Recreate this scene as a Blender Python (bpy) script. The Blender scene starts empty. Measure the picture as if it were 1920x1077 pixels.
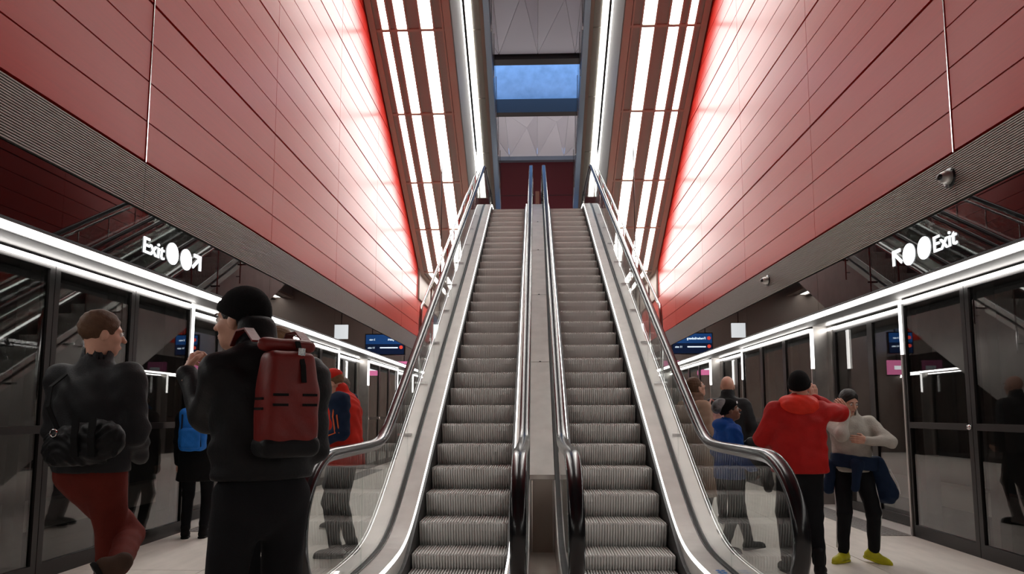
import bpy, bmesh, math, random
import numpy as np
from mathutils import Vector, Matrix
random.seed(7); np.random.seed(7)
scene = bpy.context.scene
COL = scene.collection

# ------------------------------------------------------------------ camera, world, exposure
FPX = 1310.0
PITCH = math.atan(136 / FPX); YAW = math.atan(44.5 * math.cos(PITCH) / FPX)
cd = bpy.data.cameras.new('camera'); cam = bpy.data.objects.new('camera', cd); COL.objects.link(cam)
cd.sensor_fit = 'HORIZONTAL'; cd.sensor_width = 36.0; cd.lens = 36.0 * FPX / 1920
cd.shift_y = (638 - 538.5) / 1920; cd.clip_start = 0.05; cd.clip_end = 300
cam.location = (-0.06, 0, 1.35); cam.rotation_euler = (math.pi / 2 + PITCH, 0, YAW)
scene.camera = cam
w = bpy.data.worlds.new('world'); scene.world = w; w.use_nodes = True
wb = w.node_tree.nodes['Background']; wb.inputs[0].default_value = (0.24, 0.50, 1.0, 1); wb.inputs[1].default_value = 1.8
scene.view_settings.view_transform = 'Standard'; scene.view_settings.look = 'None'
scene.view_settings.gamma = 1.0; scene.view_settings.use_curve_mapping = False
scene.view_settings.exposure = 0.8
LED_POWER = 9.0

# ------------------------------------------------------------------ materials
MATS = {}
def mat(name, col, rough=0.5, metal=0.0, noise=0.0, nscale=30.0, bump=0.0, bscale=60.0, spec=0.5, stretch=None, coat=0.0):
    m = bpy.data.materials.new(name); m.use_nodes = True; nt = m.node_tree; b = nt.nodes['Principled BSDF']
    b.inputs['Base Color'].default_value = (*col, 1); b.inputs['Roughness'].default_value = rough
    b.inputs['Metallic'].default_value = metal; b.inputs['Specular IOR Level'].default_value = spec
    b.inputs['Coat Weight'].default_value = coat
    tc = nt.nodes.new('ShaderNodeTexCoord'); mp = nt.nodes.new('ShaderNodeMapping')
    nt.links.new(tc.outputs['Object'], mp.inputs[0])
    if stretch: mp.inputs['Scale'].default_value = stretch
    if noise > 0:
        n = nt.nodes.new('ShaderNodeTexNoise'); n.inputs['Scale'].default_value = nscale; n.inputs['Detail'].default_value = 5
        nt.links.new(mp.outputs[0], n.inputs[0])
        r = nt.nodes.new('ShaderNodeValToRGB')
        r.color_ramp.elements[0].position = 0.3; r.color_ramp.elements[1].position = 0.7
        r.color_ramp.elements[0].color = (*[c * (1 - noise) for c in col], 1)
        r.color_ramp.elements[1].color = (*[min(1, c * (1 + noise)) for c in col], 1)
        nt.links.new(n.outputs[0], r.inputs[0]); nt.links.new(r.outputs[0], b.inputs['Base Color'])
    if bump > 0:
        n2 = nt.nodes.new('ShaderNodeTexNoise'); n2.inputs['Scale'].default_value = bscale; n2.inputs['Detail'].default_value = 4
        nt.links.new(mp.outputs[0], n2.inputs[0])
        bp = nt.nodes.new('ShaderNodeBump'); bp.inputs['Strength'].default_value = bump; bp.inputs['Distance'].default_value = 0.01
        nt.links.new(n2.outputs[0], bp.inputs['Height']); nt.links.new(bp.outputs[0], b.inputs['Normal'])
    MATS[name] = m; return m
def emis(name, col, s):
    m = bpy.data.materials.new(name); m.use_nodes = True; nt = m.node_tree; nt.nodes.clear()
    e = nt.nodes.new('ShaderNodeEmission'); o = nt.nodes.new('ShaderNodeOutputMaterial')
    e.inputs[0].default_value = (*col, 1); e.inputs[1].default_value = s; nt.links.new(e.outputs[0], o.inputs[0])
    MATS[name] = m; return m
def glass(name, tint, ior):
    m = bpy.data.materials.new(name); m.use_nodes = True; nt = m.node_tree; nt.nodes.clear()
    t = nt.nodes.new('ShaderNodeBsdfTransparent'); g = nt.nodes.new('ShaderNodeBsdfGlossy'); f = nt.nodes.new('ShaderNodeFresnel')
    x = nt.nodes.new('ShaderNodeMixShader'); o = nt.nodes.new('ShaderNodeOutputMaterial')
    t.inputs[0].default_value = (*tint, 1); g.inputs['Roughness'].default_value = 0.0; g_ = nt.nodes.new('ShaderNodeNewGeometry'); mx = nt.nodes.new('ShaderNodeMapRange')   # same reflectance on both faces of a pane
    mx.inputs['To Min'].default_value = ior; mx.inputs['To Max'].default_value = 1 / ior; nt.links.new(g_.outputs['Backfacing'], mx.inputs['Value']); nt.links.new(mx.outputs[0], f.inputs[0])
    nt.links.new(f.outputs[0], x.inputs[0]); nt.links.new(t.outputs[0], x.inputs[1]); nt.links.new(g.outputs[0], x.inputs[2])
    nt.links.new(x.outputs[0], o.inputs[0]); MATS[name] = m; return m
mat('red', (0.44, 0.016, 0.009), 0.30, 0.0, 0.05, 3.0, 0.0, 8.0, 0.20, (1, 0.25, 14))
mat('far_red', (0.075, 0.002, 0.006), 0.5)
mat('seam', (0.012, 0.008, 0.008), 0.6)
mat('grille', (0.30, 0.28, 0.26), 0.5, 0.2)
mat('grille_back', (0.01, 0.01, 0.01), 0.8)
mat('black_glass', (0.004, 0.004, 0.005), 0.015, 0.0, spec=0.4)
mat('frame_dark', (0.018, 0.016, 0.016), 0.35, 0.4)
mat('steel', (0.40, 0.38, 0.36), 0.36, 0.8, 0.10, 6.0, 0.03, 40.0)
mat('deck_steel', (0.60, 0.575, 0.55), 0.42, 0.5, 0.08, 5.0, 0.02, 30.0)
mat('side_steel', (.16, .155, .15), .45, .3)
mat('soffit_metal', (.05, .047, .045), .55, .1)
mat('chrome', (0.70, 0.69, 0.68), 0.14, 1.0)
mat('rubber', (0.008, 0.008, 0.010), 0.2, 0.0, spec=0.45)
mat('step_metal', (0.64, 0.62, 0.60), 0.45, 0.25)
mat('skirt_dark', (0.012, 0.011, 0.011), 0.5)
mat('taupe', (0.26, 0.245, 0.215), 0.55, 0.0, 0.06, 60.0)
mat('taupe_light', (0.36, 0.275, 0.225), 0.5)
mat('taupe_wall', (0.26, 0.21, 0.18), 0.5)
mat('floor_stone', (0.74, 0.69, 0.63), 0.38, 0.0, 0.08, 9.0, 0.02, 60.0, 0.5, (1, 0.25, 1))
mat('grout', (0.20, 0.18, 0.165), 0.8)
mat('tactile', (0.22, 0.21, 0.20), 0.5)
mat('sill', (0.72, 0.70, 0.67), 0.4)
mat('concrete', (0.20, 0.20, 0.205), 0.8, 0.0, 0.2, 2.0)
mat('tunnel_floor', (0.16, 0.15, 0.14), 0.8)
mat('ceil_panel', (0.66, 0.63, 0.70), 0.6)
mat('beam', (0.035, 0.030, 0.030), 0.5)
mat('well', (0.42, 0.45, 0.50), 0.45, 0.0, 0.15, 3.0)
mat('blue_steel', (0.30, 0.36, 0.45), 0.30, 0.8)
mat('front_panel', (0.48, 0.41, 0.36), 0.5, 0.0, 0.05, 200)
emis('led', (1.0, 0.965, 0.92), LED_POWER)
emis('led_soft', (1.0, 0.97, 0.93), 3.0)
emis('sign_white', (0.95, 0.98, 1.0), 1.8)
emis('screen_blue', (0.02, 0.09, 0.30), 1.0)
emis('screen_dark', (0.01, 0.02, 0.06), 1.0)
emis('screen_text', (0.75, 0.88, 1.0), 2.5)
emis('screen_red', (0.9, 0.08, 0.05), 1.5)
emis('pink', (1.0, 0.25, 0.50), 1.1)
emis('teal', (0.0, 0.55, 0.45), 1.6)
glass('balustrade_glass', (0.93, 0.955, 0.945), 1.50)
glass('door_glass', (0.62, 0.62, 0.61), 1.75)

# ------------------------------------------------------------------ helpers
def link(name, me, m=None, parent=None):
    o = bpy.data.objects.new(name, me); COL.objects.link(o)
    if m is not None and me is not None:
        me.materials.append(MATS[m] if isinstance(m, str) else m)
    if parent: o.parent = parent
    return o
def mesh(name, V, F, m, parent=None, smooth=False):
    me = bpy.data.meshes.new(name); me.from_pydata([tuple(v) for v in V], [], [tuple(f) for f in F]); me.update()
    bm = bmesh.new(); bm.from_mesh(me); bmesh.ops.recalc_face_normals(bm, faces=bm.faces[:]); bm.to_mesh(me); bm.free()
    if smooth: me.polygons.foreach_set('use_smooth', [True] * len(me.polygons))
    return link(name, me, m, parent)
def share(o, name, loc=(0, 0, 0), parent=None, rz=0, sx=1):
    c = bpy.data.objects.new(name, o.data); COL.objects.link(c); c.location = loc; c.rotation_euler = (0, 0, rz); c.scale = (sx, 1, 1)
    if parent: c.parent = parent
    return c
def tag(o, label=None, cat=None, group=None, kind=None):
    if label: o['label'] = label
    if cat: o['category'] = cat
    if group: o['group'] = group
    if kind: o['kind'] = kind
    return o
def thing(name, loc=(0, 0, 0), rz=0, label=None, cat=None, group=None, kind=None):
    o = bpy.data.objects.new(name, None); COL.objects.link(o); o.location = loc; o.rotation_euler = (0, 0, rz); o.empty_display_size = 0.1
    return tag(o, label, cat, group, kind)
class MB:
    def __init__(s): s.V = []; s.F = []
    def box(s, x0, x1, y0, y1, z0, z1):
        b = len(s.V)
        s.V += [(x, y, z) for z in (z0, z1) for y in (y0, y1) for x in (x0, x1)]
        s.F += [tuple(b + i for i in f) for f in ((0, 1, 3, 2), (4, 6, 7, 5), (0, 4, 5, 1), (2, 3, 7, 6), (0, 2, 6, 4), (1, 5, 7, 3))]; return s
    def prism(s, poly, x0, x1):            # polygon in y,z extruded along x
        b = len(s.V); n = len(poly)
        s.V += [(x0, y, z) for y, z in poly] + [(x1, y, z) for y, z in poly]
        s.F += [tuple(b + i for i in range(n)), tuple(b + n + i for i in reversed(range(n)))]
        s.F += [(b + i, b + (i + 1) % n, b + n + (i + 1) % n, b + n + i) for i in range(n)]; return s
    def ribbon(s, ys, zlo, zhi, x0, x1):   # solid band between two curves zlo(y), zhi(y)
        b = len(s.V); n = len(ys)
        for y in ys: s.V += [(x0, y, zlo(y)), (x1, y, zlo(y)), (x1, y, zhi(y)), (x0, y, zhi(y))]
        for i in range(n - 1):
            p = b + 4 * i
            for k in range(4): s.F.append((p + k, p + (k + 1) % 4, p + 4 + (k + 1) % 4, p + 4 + k))
        s.F += [(b, b + 1, b + 2, b + 3), (b + 4 * n - 4, b + 4 * n - 3, b + 4 * n - 2, b + 4 * n - 1)]; return s
    def tube(s, pts, r, seg=10, prof=None):
        b = len(s.V); pts = [Vector(p) for p in pts]; n = len(pts); up = Vector((1, 0, 0))
        for i, p in enumerate(pts):
            t = (pts[min(i + 1, n - 1)] - pts[max(i - 1, 0)]).normalized()
            u = up if abs(t.dot(up)) < 0.9 else Vector((0, 0, 1))
            a = (u - t * u.dot(t)).normalized(); c = t.cross(a)
            rr = r[i] if isinstance(r, (list, tuple)) else r
            pr = prof or [(rr * math.cos(2 * math.pi * k / seg), rr * math.sin(2 * math.pi * k / seg)) for k in range(seg)]
            for (q, e) in pr: s.V.append(tuple(p + a * q + c * e))
        k = len(pr)
        for i in range(n - 1):
            for j in range(k):
                s.F.append((b + i * k + j, b + i * k + (j + 1) % k, b + (i + 1) * k + (j + 1) % k, b + (i + 1) * k + j))
        s.F += [tuple(b + j for j in range(k)), tuple(b + (n - 1) * k + j for j in range(k))]; return s
    def lathe(s, prof, axis_o=(0, 0, 0), seg=20, ax='z'):
        b = len(s.V); k = len(prof)
        for i in range(seg):
            a = 2 * math.pi * i / seg
            for (r, h) in prof:
                v = (r * math.cos(a), r * math.sin(a), h)
                if ax == 'x': v = (h, v[0], v[1])
                if ax == 'y': v = (v[0], h, v[1])
                s.V.append((v[0] + axis_o[0], v[1] + axis_o[1], v[2] + axis_o[2]))
        for i in range(seg):
            for j in range(k - 1):
                s.F.append((b + i * k + j, b + ((i + 1) % seg) * k + j, b + ((i + 1) % seg) * k + j + 1, b + i * k + j + 1))
        return s
    def build(s, name, m, parent=None, smooth=False): return mesh(name, s.V, s.F, m, parent, smooth)
def text_mesh(name, body, size, m, parent, loc, rot, ext=0.004, off=0.0, align='LEFT', mirror=False):
    cu = bpy.data.curves.new(name, 'FONT'); cu.body = body; cu.size = size; cu.extrude = ext; cu.offset = off; cu.align_x = align
    o = bpy.data.objects.new(name + '_tmp', cu); COL.objects.link(o)
    dg = bpy.context.evaluated_depsgraph_get(); me = bpy.data.meshes.new_from_object(o.evaluated_get(dg))
    bpy.data.objects.remove(o); me.materials.clear()
    t = link(name, me, m, parent); t.location = loc; t.rotation_euler = rot
    return t

T30 = math.tan(math.pi / 6)
YB, YE = -7.0, 26.0                       # platform hall, back and far end
# ------------------------------------------------------------------ floor
fl = MB().box(-4.4, 4.4, YB, YE, -1.30, -0.012).build('floor', 'grout'); tag(fl, kind='structure')
proto = MB().box(0.004, 1.166, 0.004, 3.036, -0.02, 0.0).build('slab', 'floor_stone', fl)
first = True
for i in range(7):
    for j in range(-2, 8):
        loc = (-4.095 + 1.17 * i, 3.04 * j, 0)
        if first: proto.location = loc; first = False
        else: share(proto, 'slab', loc, fl)

# ------------------------------------------------------------------ platform screen doors
FX0, FX1 = 4.08, 4.33     # fixed plane / recessed plane
def side(s, x0, x1): return (min(s * x0, s * x1), max(s * x0, s * x1))
starts = [8.0 + 6.12 * k for k in range(-3, 3)]
n_w = 1; n_d = 1
for s in (-1, 1):
    sn = 'left' if s < 0 else 'right'
    def bx(mb, x0, x1, y0, y1, z0, z1): a, b = side(s, x0, x1); return mb.box(a, b, y0, y1, z0, z1)
    tr = tag(bx(MB(), FX0 - .02, FX1 + .45, YB, YE, 2.635, 3.2).build('trim_%d' % (1 if s < 0 else 2), 'frame_dark'), kind='structure')
    so = tag(bx(MB(), 3.58, FX0 - .025, YB, YE, 2.625, 2.66).build('ceiling_soffit_' + sn, 'soffit_metal'), kind='structure')
    for st in starts:
        y0, y1 = st, st + 2.58
        # recessed sliding doors
        d = thing('door_%d' % n_d, (0, 0, 0), kind='structure'); n_d += 1
        for q in range(2):
            a = y0 + .16 + q * 1.13; b = a + 1.13
            f = MB(); bx(f, FX1, FX1 + .05, a, a + .07, .02, 2.6); bx(f, FX1, FX1 + .05, b - .07, b, .02, 2.6)
            bx(f, FX1, FX1 + .05, a + .07, b - .07, .02, .13); bx(f, FX1, FX1 + .05, a + .07, b - .07, 2.52, 2.6)
            fo = f.build('door_leaf_frame', 'frame_dark', d)
            bx(MB(), FX1 + .018, FX1 + .032, a + .07, b - .07, .13, 2.52).build('pane', 'door_glass', fo)
        for (a, b) in ((y0, y0 + .15), (y1 - .15, y1)):
            bx(MB(), FX1 - .02, FX1 + .08, a, b, .0, 2.635).build('door_post', 'steel', d)
        for a in (y0 - .012, y1 - .012):
            bx(MB(), FX0 + .03, FX1 + .02, a, a + .024, 0, 2.635).build('jamb_panel', 'steel', d)
            bx(MB(), FX0 - .015, FX0 + .025, a - .005, a + .03, 2.0, 2.60).build('lit_edge', 'led_soft', d)
            bx(MB(), FX0 - .015, FX0 + .025, a - .005, a + .03, 0, 2.0).build('edge_strip', 'steel', d)
        bx(MB(), FX0 - .02, FX1 + .05, y0, y1, -.01, .012).build('sill', 'sill', d)
        bx(MB(), FX1 - .035, FX1 - .02, y0 + .03, y1 - .03, 2.566, 2.598).build('header_light', 'led', d)
        if 7 < y0 < 15:
            tp = MB(); bx(tp, 3.68, 4.06, y0, y1, 0, .006)
            base = tp.build('tactile_paving', 'tactile')
            tag(base, 'grey studded tactile paving strip ' + {(-1, 0): 'beside the person with blue backpack', (-1, 1): 'far beyond the red cap wearer', (1, 0): 'behind the boy in off-white top', (1, 1): 'far beyond the balding man'}[(s, 0 if y0 < 10 else 1)], 'paving', 'tactile paving before the doors')
            sm = MB()
            if 1 < y0 < 18:
                for iy in range(43):
                    for ix in range(6):
                        px, py = s * (3.71 + ix * .062), y0 + .03 + iy * .06
                        b0 = len(sm.V)
                        sm.V += [(px - .018, py - .018, .006), (px + .018, py - .018, .006), (px + .018, py + .018, .006), (px - .018, py + .018, .006)]
                        sm.V += [(px - .011, py - .011, .012), (px + .011, py - .011, .012), (px + .011, py + .011, .012), (px - .011, py + .011, .012)]
                        sm.F += [(b0 + 4, b0 + 5, b0 + 6, b0 + 7)] + [(b0 + k, b0 + (k + 1) % 4, b0 + 4 + (k + 1) % 4, b0 + 4 + k) for k in range(4)]
                so2 = sm.build('studs', 'tactile', base); so2['kind'] = 'stuff'
        # fixed glazing, three panels
        wn = thing('window_%d' % n_w, (0, 0, 0), kind='structure'); n_w += 1
        for q in range(3):
            a = y1 + q * (6.12 - 2.58) / 3; b = a + (6.12 - 2.58) / 3
            f = MB(); bx(f, FX0, FX0 + .05, a + .004, a + .065, .0, 2.6); bx(f, FX0, FX0 + .05, b - .065, b - .004, .0, 2.6)
            bx(f, FX0, FX0 + .05, a + .065, b - .065, .0, .13); bx(f, FX0, FX0 + .05, a + .065, b - .065, 2.54, 2.6)
            fo = f.build('panel_frame', 'frame_dark', wn)
            bx(MB(), FX0 + .018, FX0 + .030, a + .065, b - .065, .13, 2.54).build('pane', 'door_glass', fo)
            bx(MB(), FX0 - .012, FX0 + .04, a + .065, b - .065, 1.18, 1.245).build('push_rail', 'frame_dark', fo)
            MB().lathe([(0, -.016), (.026, -.016), (.026, .016), (0, .016)], (s * (FX0 - .005), a + .034, 1.21), 14, 'x').build('lock', 'chrome', fo, True)
            bx(MB(), FX0 + .09, FX0 + .19, b - .16, b - .05, 0, 2.6).build('mullion', 'steel', wn)
        bx(MB(), FX0 - .035, FX0 - .02, y1 + .03, y1 + 3.51, 2.566, 2.598).build('header_light', 'led', wn)
    # fascia
    fas = thing('wall_fascia_' + sn, kind='structure')
    for j in range(-2, 7):
        bx(MB(), 3.55, 3.60, 3.0 * j + 2.953, 3.0 * j + 5.947, 2.64, 3.13).build('fascia_panel', 'black_glass', fas)
    ls = bx(MB(), 3.545, 3.568, YB, 24, 2.560, 2.612).build('led_strip', 'led')
    tag(ls, 'long white light strip under the black fascia on the %s side of the exit stairs' % sn, 'light', 'fascia light strips')
    ls['label'] = 'long white light strip under the black fascia above the %s' % ('man in burgundy trousers' if s < 0 else 'boy in off-white top')
    bx(MB(), 3.569, 3.579, YB, 24, 2.552, 2.64).build('light_housing', 'frame_dark', fas)  # opaque lip added behind the strip to block its reflection in the doors
    # grille
    for j in range(-3, 6):
        a, b = 5.95 + 3.0 * j, 8.95 + 3.0 * j
        if j == 5: b = 20.4 + 3.0
        g = MB()
        for k in range(22): bx(g, 3.545, 3.575, a + .003, b - .003, 3.150 + k * .0196, 3.150 + k * .0196 + .0105)
        go = g.build('grille_slats', 'grille', fas); go['kind'] = 'stuff'
    bx(MB(), 3.58, 3.66, YB, 24, 3.13, 3.59).build('grille_backing', 'grille_back', fas)
    # red wall
    wl = bx(MB(), 3.60, 3.80, YB, 24.0, 3.57, 13.4).build('wall_' + sn, 'seam'); tag(wl, kind='structure')
    RH = 0.3735
    pr = None
    for j in range(-1, 5):
        a, b = 5.95 + 3.0 * (j - 1), 5.95 + 3.0 * j
        if j == 4: b = 17.95
        for r in range(26):
            z0 = 3.585 + RH * r; g0 = .015 if r % 4 == 0 else .007; g1 = .015 if r % 4 == 3 else .007
            m = MB(); gy0 = .010 if j == 2 - 1 else .004
            bx(m, 3.55, 3.60, a + .004 + (.008 if j == 1 else 0), b - .004 - (.008 if j == 0 else 0), z0 + g0, z0 + RH - g1)
            m.build('panel', 'red', wl)
    for r in range(26):
        z0 = 3.585 + RH * r; bx(MB(), 3.55, 3.60, 17.954, 20.38, z0 + .007, z0 + RH - .007).build('panel', 'red', wl)
    for r in range(3): bx(MB(), 3.55, 3.60, 20.39, 23.6, 3.585 + RH * r + .004, 3.585 + RH * (r + 1) - .004).build('panel', 'red', wl)
    bk = MB()
    for j in range(-4, -1):
        for r in range(26): bx(bk, 3.55, 3.60, 5.95 + 3 * (j - 0) + .004, 8.95 + 3 * j - .004, 3.585 + RH * r + .004, 3.585 + RH * (r + 1) - .004)
    bo = bk.build('panel_field', 'red', wl); bo['kind'] = 'stuff'
    bx(MB(), 3.542, 3.552, 5.944, 5.956, 3.585, 13.2).build('rib', 'chrome', wl)
    tag(bx(MB(), 3.50, 3.60, 20.40, 25.0, 4.72, 13.4).build('wall_bulkhead_' + sn, 'taupe_wall'), kind='structure')
    # tunnel beyond
    tag(bx(MB(), 7.0, 7.2, YB, YE, -1.3, 3.4).build('wall_tunnel_' + sn, 'concrete'), kind='structure')
    tag(bx(MB(), 4.4, 7.0, YB, YE, -1.3, -1.1).build('floor_track_' + sn, 'tunnel_floor'), kind='structure')
    tag(bx(MB(), 3.62, 7.2, YB, YE, 3.3, 3.5).build('ceiling_tunnel_' + sn, 'concrete'), kind='structure')
    tag(bx(MB(), 6.7, 7.0, YB, YE, -.2, .15).build('trim_tunnel_' + sn, 'sill'), kind='structure')

# ------------------------------------------------------------------ ends, landing, ceiling
tag(MB().box(-7.2, 7.2, YB - .2, YB, -1.3, 13.4).build('wall_back', 'taupe_wall'), kind='structure')
tag(MB().box(-7.2, 7.2, 25.02, 25.2, -1.3, 5.94).build('wall_end', 'taupe_wall'), kind='structure')
tag(MB().box(-3.5, 3.5, 22.4, 32, 5.95, 6.48).build('floor_landing', 'taupe_wall'), kind='structure')
lp = MB().box(-1.65, 1.65, 17.25, 22.4, 6.1, 6.48).build('floor_landing_plate', 'steel'); tag(lp, kind='structure')
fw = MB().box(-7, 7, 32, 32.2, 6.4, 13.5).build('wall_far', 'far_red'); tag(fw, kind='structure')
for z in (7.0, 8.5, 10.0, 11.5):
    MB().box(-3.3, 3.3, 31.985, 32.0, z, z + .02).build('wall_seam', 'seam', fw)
tag(MB().box(-3.3, 3.3, 31.7, 32, 13.12, 13.42).build('trim_3', 'blue_steel'), kind='structure')
# ceiling: folded facets either side of a skylight well
ce = thing('ceiling', kind='structure')
def facets(y0, y1, zb, nm='ceiling_facet'):
    xs = [-7, -3.4, -1.25, 0.05, 1.3, 3.4, 7]
    for i in range(6):
        xa, xb = xs[i], xs[i + 1]; xm = (xa + xb) / 2 + .2; ym = (y0 + y1) / 2 + random.uniform(-.5, .5); zm = zb + .45
        c = [(xa, y0, zb), (xb, y0, zb), (xb, y1, zb), (xa, y1, zb)]
        for k in range(4):
            p, q = Vector(c[k]), Vector(c[(k + 1) % 4]); t = Vector((xm, ym, zm)); cc = (p + q + t) / 3
            V = [cc + (v - cc) * .985 for v in (p, q, t)]
            V2 = [v + Vector((0, 0, .03)) for v in V]
            mesh(nm, V + V2, [(0, 1, 2), (3, 5, 4), (0, 3, 4, 1), (1, 4, 5, 2), (2, 5, 3, 0)], 'ceil_panel', ce)
facets(26.9, 31.7, 13.30); facets(17.6, 22.3, 13.30); facets(13.0, 17.5, 13.30); facets(8.5, 12.9, 13.30)
MB().box(-7.2, 7.2, YB, 22.4, 13.9, 14.1).build('ceiling_slab', 'seam', ce)
MB().box(-7.2, 7.2, 26.6, 32.2, 13.9, 14.1).build('ceiling_slab', 'seam', ce)
MB().box(-7.2, 7.2, YB, 8.4, 13.4, 13.5).build('ceiling_slab', 'taupe_wall', ce)
for (a, b, z0) in ((22.35, 22.75, 13.15), (26.45, 26.85, 13.12)):
    tag(MB().box(-7, 7, a, b, z0, z0 + .55).build('trim_4' if a < 24 else 'trim_5', 'beam'), kind='structure')
tag(MB().box(-7, 7, 26.55, 26.75, 13.6, 19).build('wall_skylight', 'well'), kind='structure')
tag(MB().box(-7, 7, 22.45, 22.65, 13.7, 16).build('wall_skylight_near', 'well'), kind='structure')

for s in (-1, 1):
    cl = MB().box(*side(s, 3.35, 3.45), 23.0, 31.5, 9.0, 9.3).build('wall_lamp', 'led')  # glowing strip added out of view to brighten the upper hall and ceiling
    tag(cl, 'long linear wall lamp of the upper hall, %s side' % ('dark red wall left' if s < 0 else 'dark red wall right'), 'light', 'upper hall lamps'); cl['label'] = 'long linear lamp in upper hall, on the wall above escalator by %s' % ('red cap wearer' if s < 0 else 'red jacket wearer')
    tag(MB().box(*side(s, 3.46, 3.6), 20.4, 32, 6.5, 13.4).build('wall_upper_' + ('left' if s < 0 else 'right'), 'taupe_wall'), kind='structure')
# ------------------------------------------------------------------ upper escalators overhead (soffits with light strips)
US = 1.083; K1 = 1.35 + (16.186 - 1.35) * US; BEND = 19.03 * US; ZF = K1 - T30 * BEND
def P1(y): return K1 - T30 * y if y < BEND else ZF
seamsY = [v * US for v in (5.0, 6.7, 8.2, 9.7, 11.25, 12.85, 14.52, 16.2, 17.56, 19.0)]
K2 = K1 + 2.9 * US
for s in (-1, 1):
    sn = 'left' if s < 0 else 'right'
    ue = thing('upper_escalator', (0, 0, 0), label='taupe underside of overhead escalator with three broad light strips beside %s' % ('the doors bearing the man in burgundy trousers' if s < 0 else 'wall with round camera'), cat='escalator', group='overhead escalators')
    ue['label'] = 'wide overhead escalator underside with three light strips, along red wall %s' % ('without cameras' if s < 0 else 'above the two round cameras')
    def sb(x0, x1, f, y0, y1, lo, hi, nm, m, par):
        a, b = side(s, x0 * US, x1 * US); ys = [y0, y1]
        if y0 < BEND < y1: ys = [y0, BEND, y1]
        return MB().ribbon(ys, lambda y: f(y) + lo, lambda y: f(y) + hi, a, b).build(nm, m, par)
    sb(1.70, 3.25, P1, 5.4, 25.0, .06, 1.0, 'truss', 'taupe', ue)
    for x0, x1, m in ((3.14, 3.26, 'taupe_light'), (1.66, 1.80, 'taupe_light')):
        sb(x0, x1, P1, 5.4, 25.0, -.03, .06, 'edge_frame', m, ue)
    for x in (3.035, 2.87, 2.745, 2.515, 2.275, 2.005, 1.83): sb(x - .018, x + .018, P1, 5.4, 25.0, -.015, .06, 'rail', 'taupe_light', ue)
    segs = [(seamsY[i] + .025, seamsY[i + 1] - .025) for i in range(9)] + [(20.64, 22.3), (22.35, 24.9)]
    for (a, b) in segs:
        for (x0, x1) in ((2.89, 3.015), (2.535, 2.725), (2.025, 2.255)):
            sb(x0, x1, P1, a, b, .015, .055, 'light_strip', 'led', ue)
        for (x0, x1) in ((3.05, 3.14), (2.76, 2.855), (2.29, 2.50), (1.845, 1.99)):
            sb(x0, x1, P1, a, b, .02, .058, 'soffit_panel', 'taupe', ue)
    for y in seamsY[1:]: sb(1.80, 3.14, P1, y - .022, y + .022, -.008, .058, 'cross_rail', 'taupe_light', ue)
    sb(1.64, 1.70, P1, 5.4, 21.2, .0, 2.27, 'side_cladding', 'side_steel', ue)
    for i in range(9):
        a, b = 5.6 + i * 1.73, 5.6 + (i + 1) * 1.73 - .04
        sb(1.655, 1.667, P1, a, b, 2.29, 3.08, 'glass_panel', 'balustrade_glass', ue)
    hp = [(s * 1.66 * US, y, P1(y) + 3.13) for y in np.linspace(5.4, 21.2, 12)]
    MB().tube(hp, .04).build('handrail', 'rubber', ue, True)
    ie = thing('upper_escalator', label='narrow overhead flight with single light strip above the escalator beside %s' % ('red cap wearer' if s < 0 else 'red jacket wearer'), cat='escalator', group='narrow overhead flights')
    P2 = lambda y: K2 - T30 * y
    sb(1.10, 1.72, P2, 11.4, 22.3, .07, .9, 'truss', 'taupe', ie)
    for x0, x1, m in ((1.665, 1.72, 'taupe_light'), (1.22, 1.30, 'taupe_light')): sb(x0, x1, P2, 11.4, 22.3, -.02, .07, 'edge_frame', m, ie)
    sb(1.085, 1.225, P2, 11.4, 22.3, .02, .95, 'side_cladding', 'blue_steel', ie)
    ys2 = [v * US for v in (10.6, 12.2, 13.8, 15.4, 17.0, 18.5, 19.9)]
    for a, b in zip(ys2[:-1], ys2[1:]):
        sb(1.495, 1.64, P2, a + .015, b - .015, .01, .06, 'light_strip', 'led', ie)
        sb(1.305, 1.485, P2, a + .015, b - .015, .03, .068, 'soffit_panel', 'taupe', ie)
    sb(1.305, 1.66, P2, 19.9 * US, 22.3, .0, .068, 'soffit_panel', 'taupe', ie)
    for i in range(9):
        y = 12.1 + i * 1.12
        a, b = side(s, 1.05 * US, 1.062 * US)
        MB().ribbon([y, y + 1.0], lambda q: P2(q) + .05 - (q - y) * .0, lambda q: P2(q) + 1.1, a, b).build('glass_panel', 'balustrade_glass', ie)
        a, b = side(s, 1.045 * US, 1.068 * US)
        MB().ribbon([y, y + .02], lambda q: P2(q) - .12, lambda q: P2(q) + 1.1, a, b).build('panel_edge', 'chrome', ie)

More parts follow.
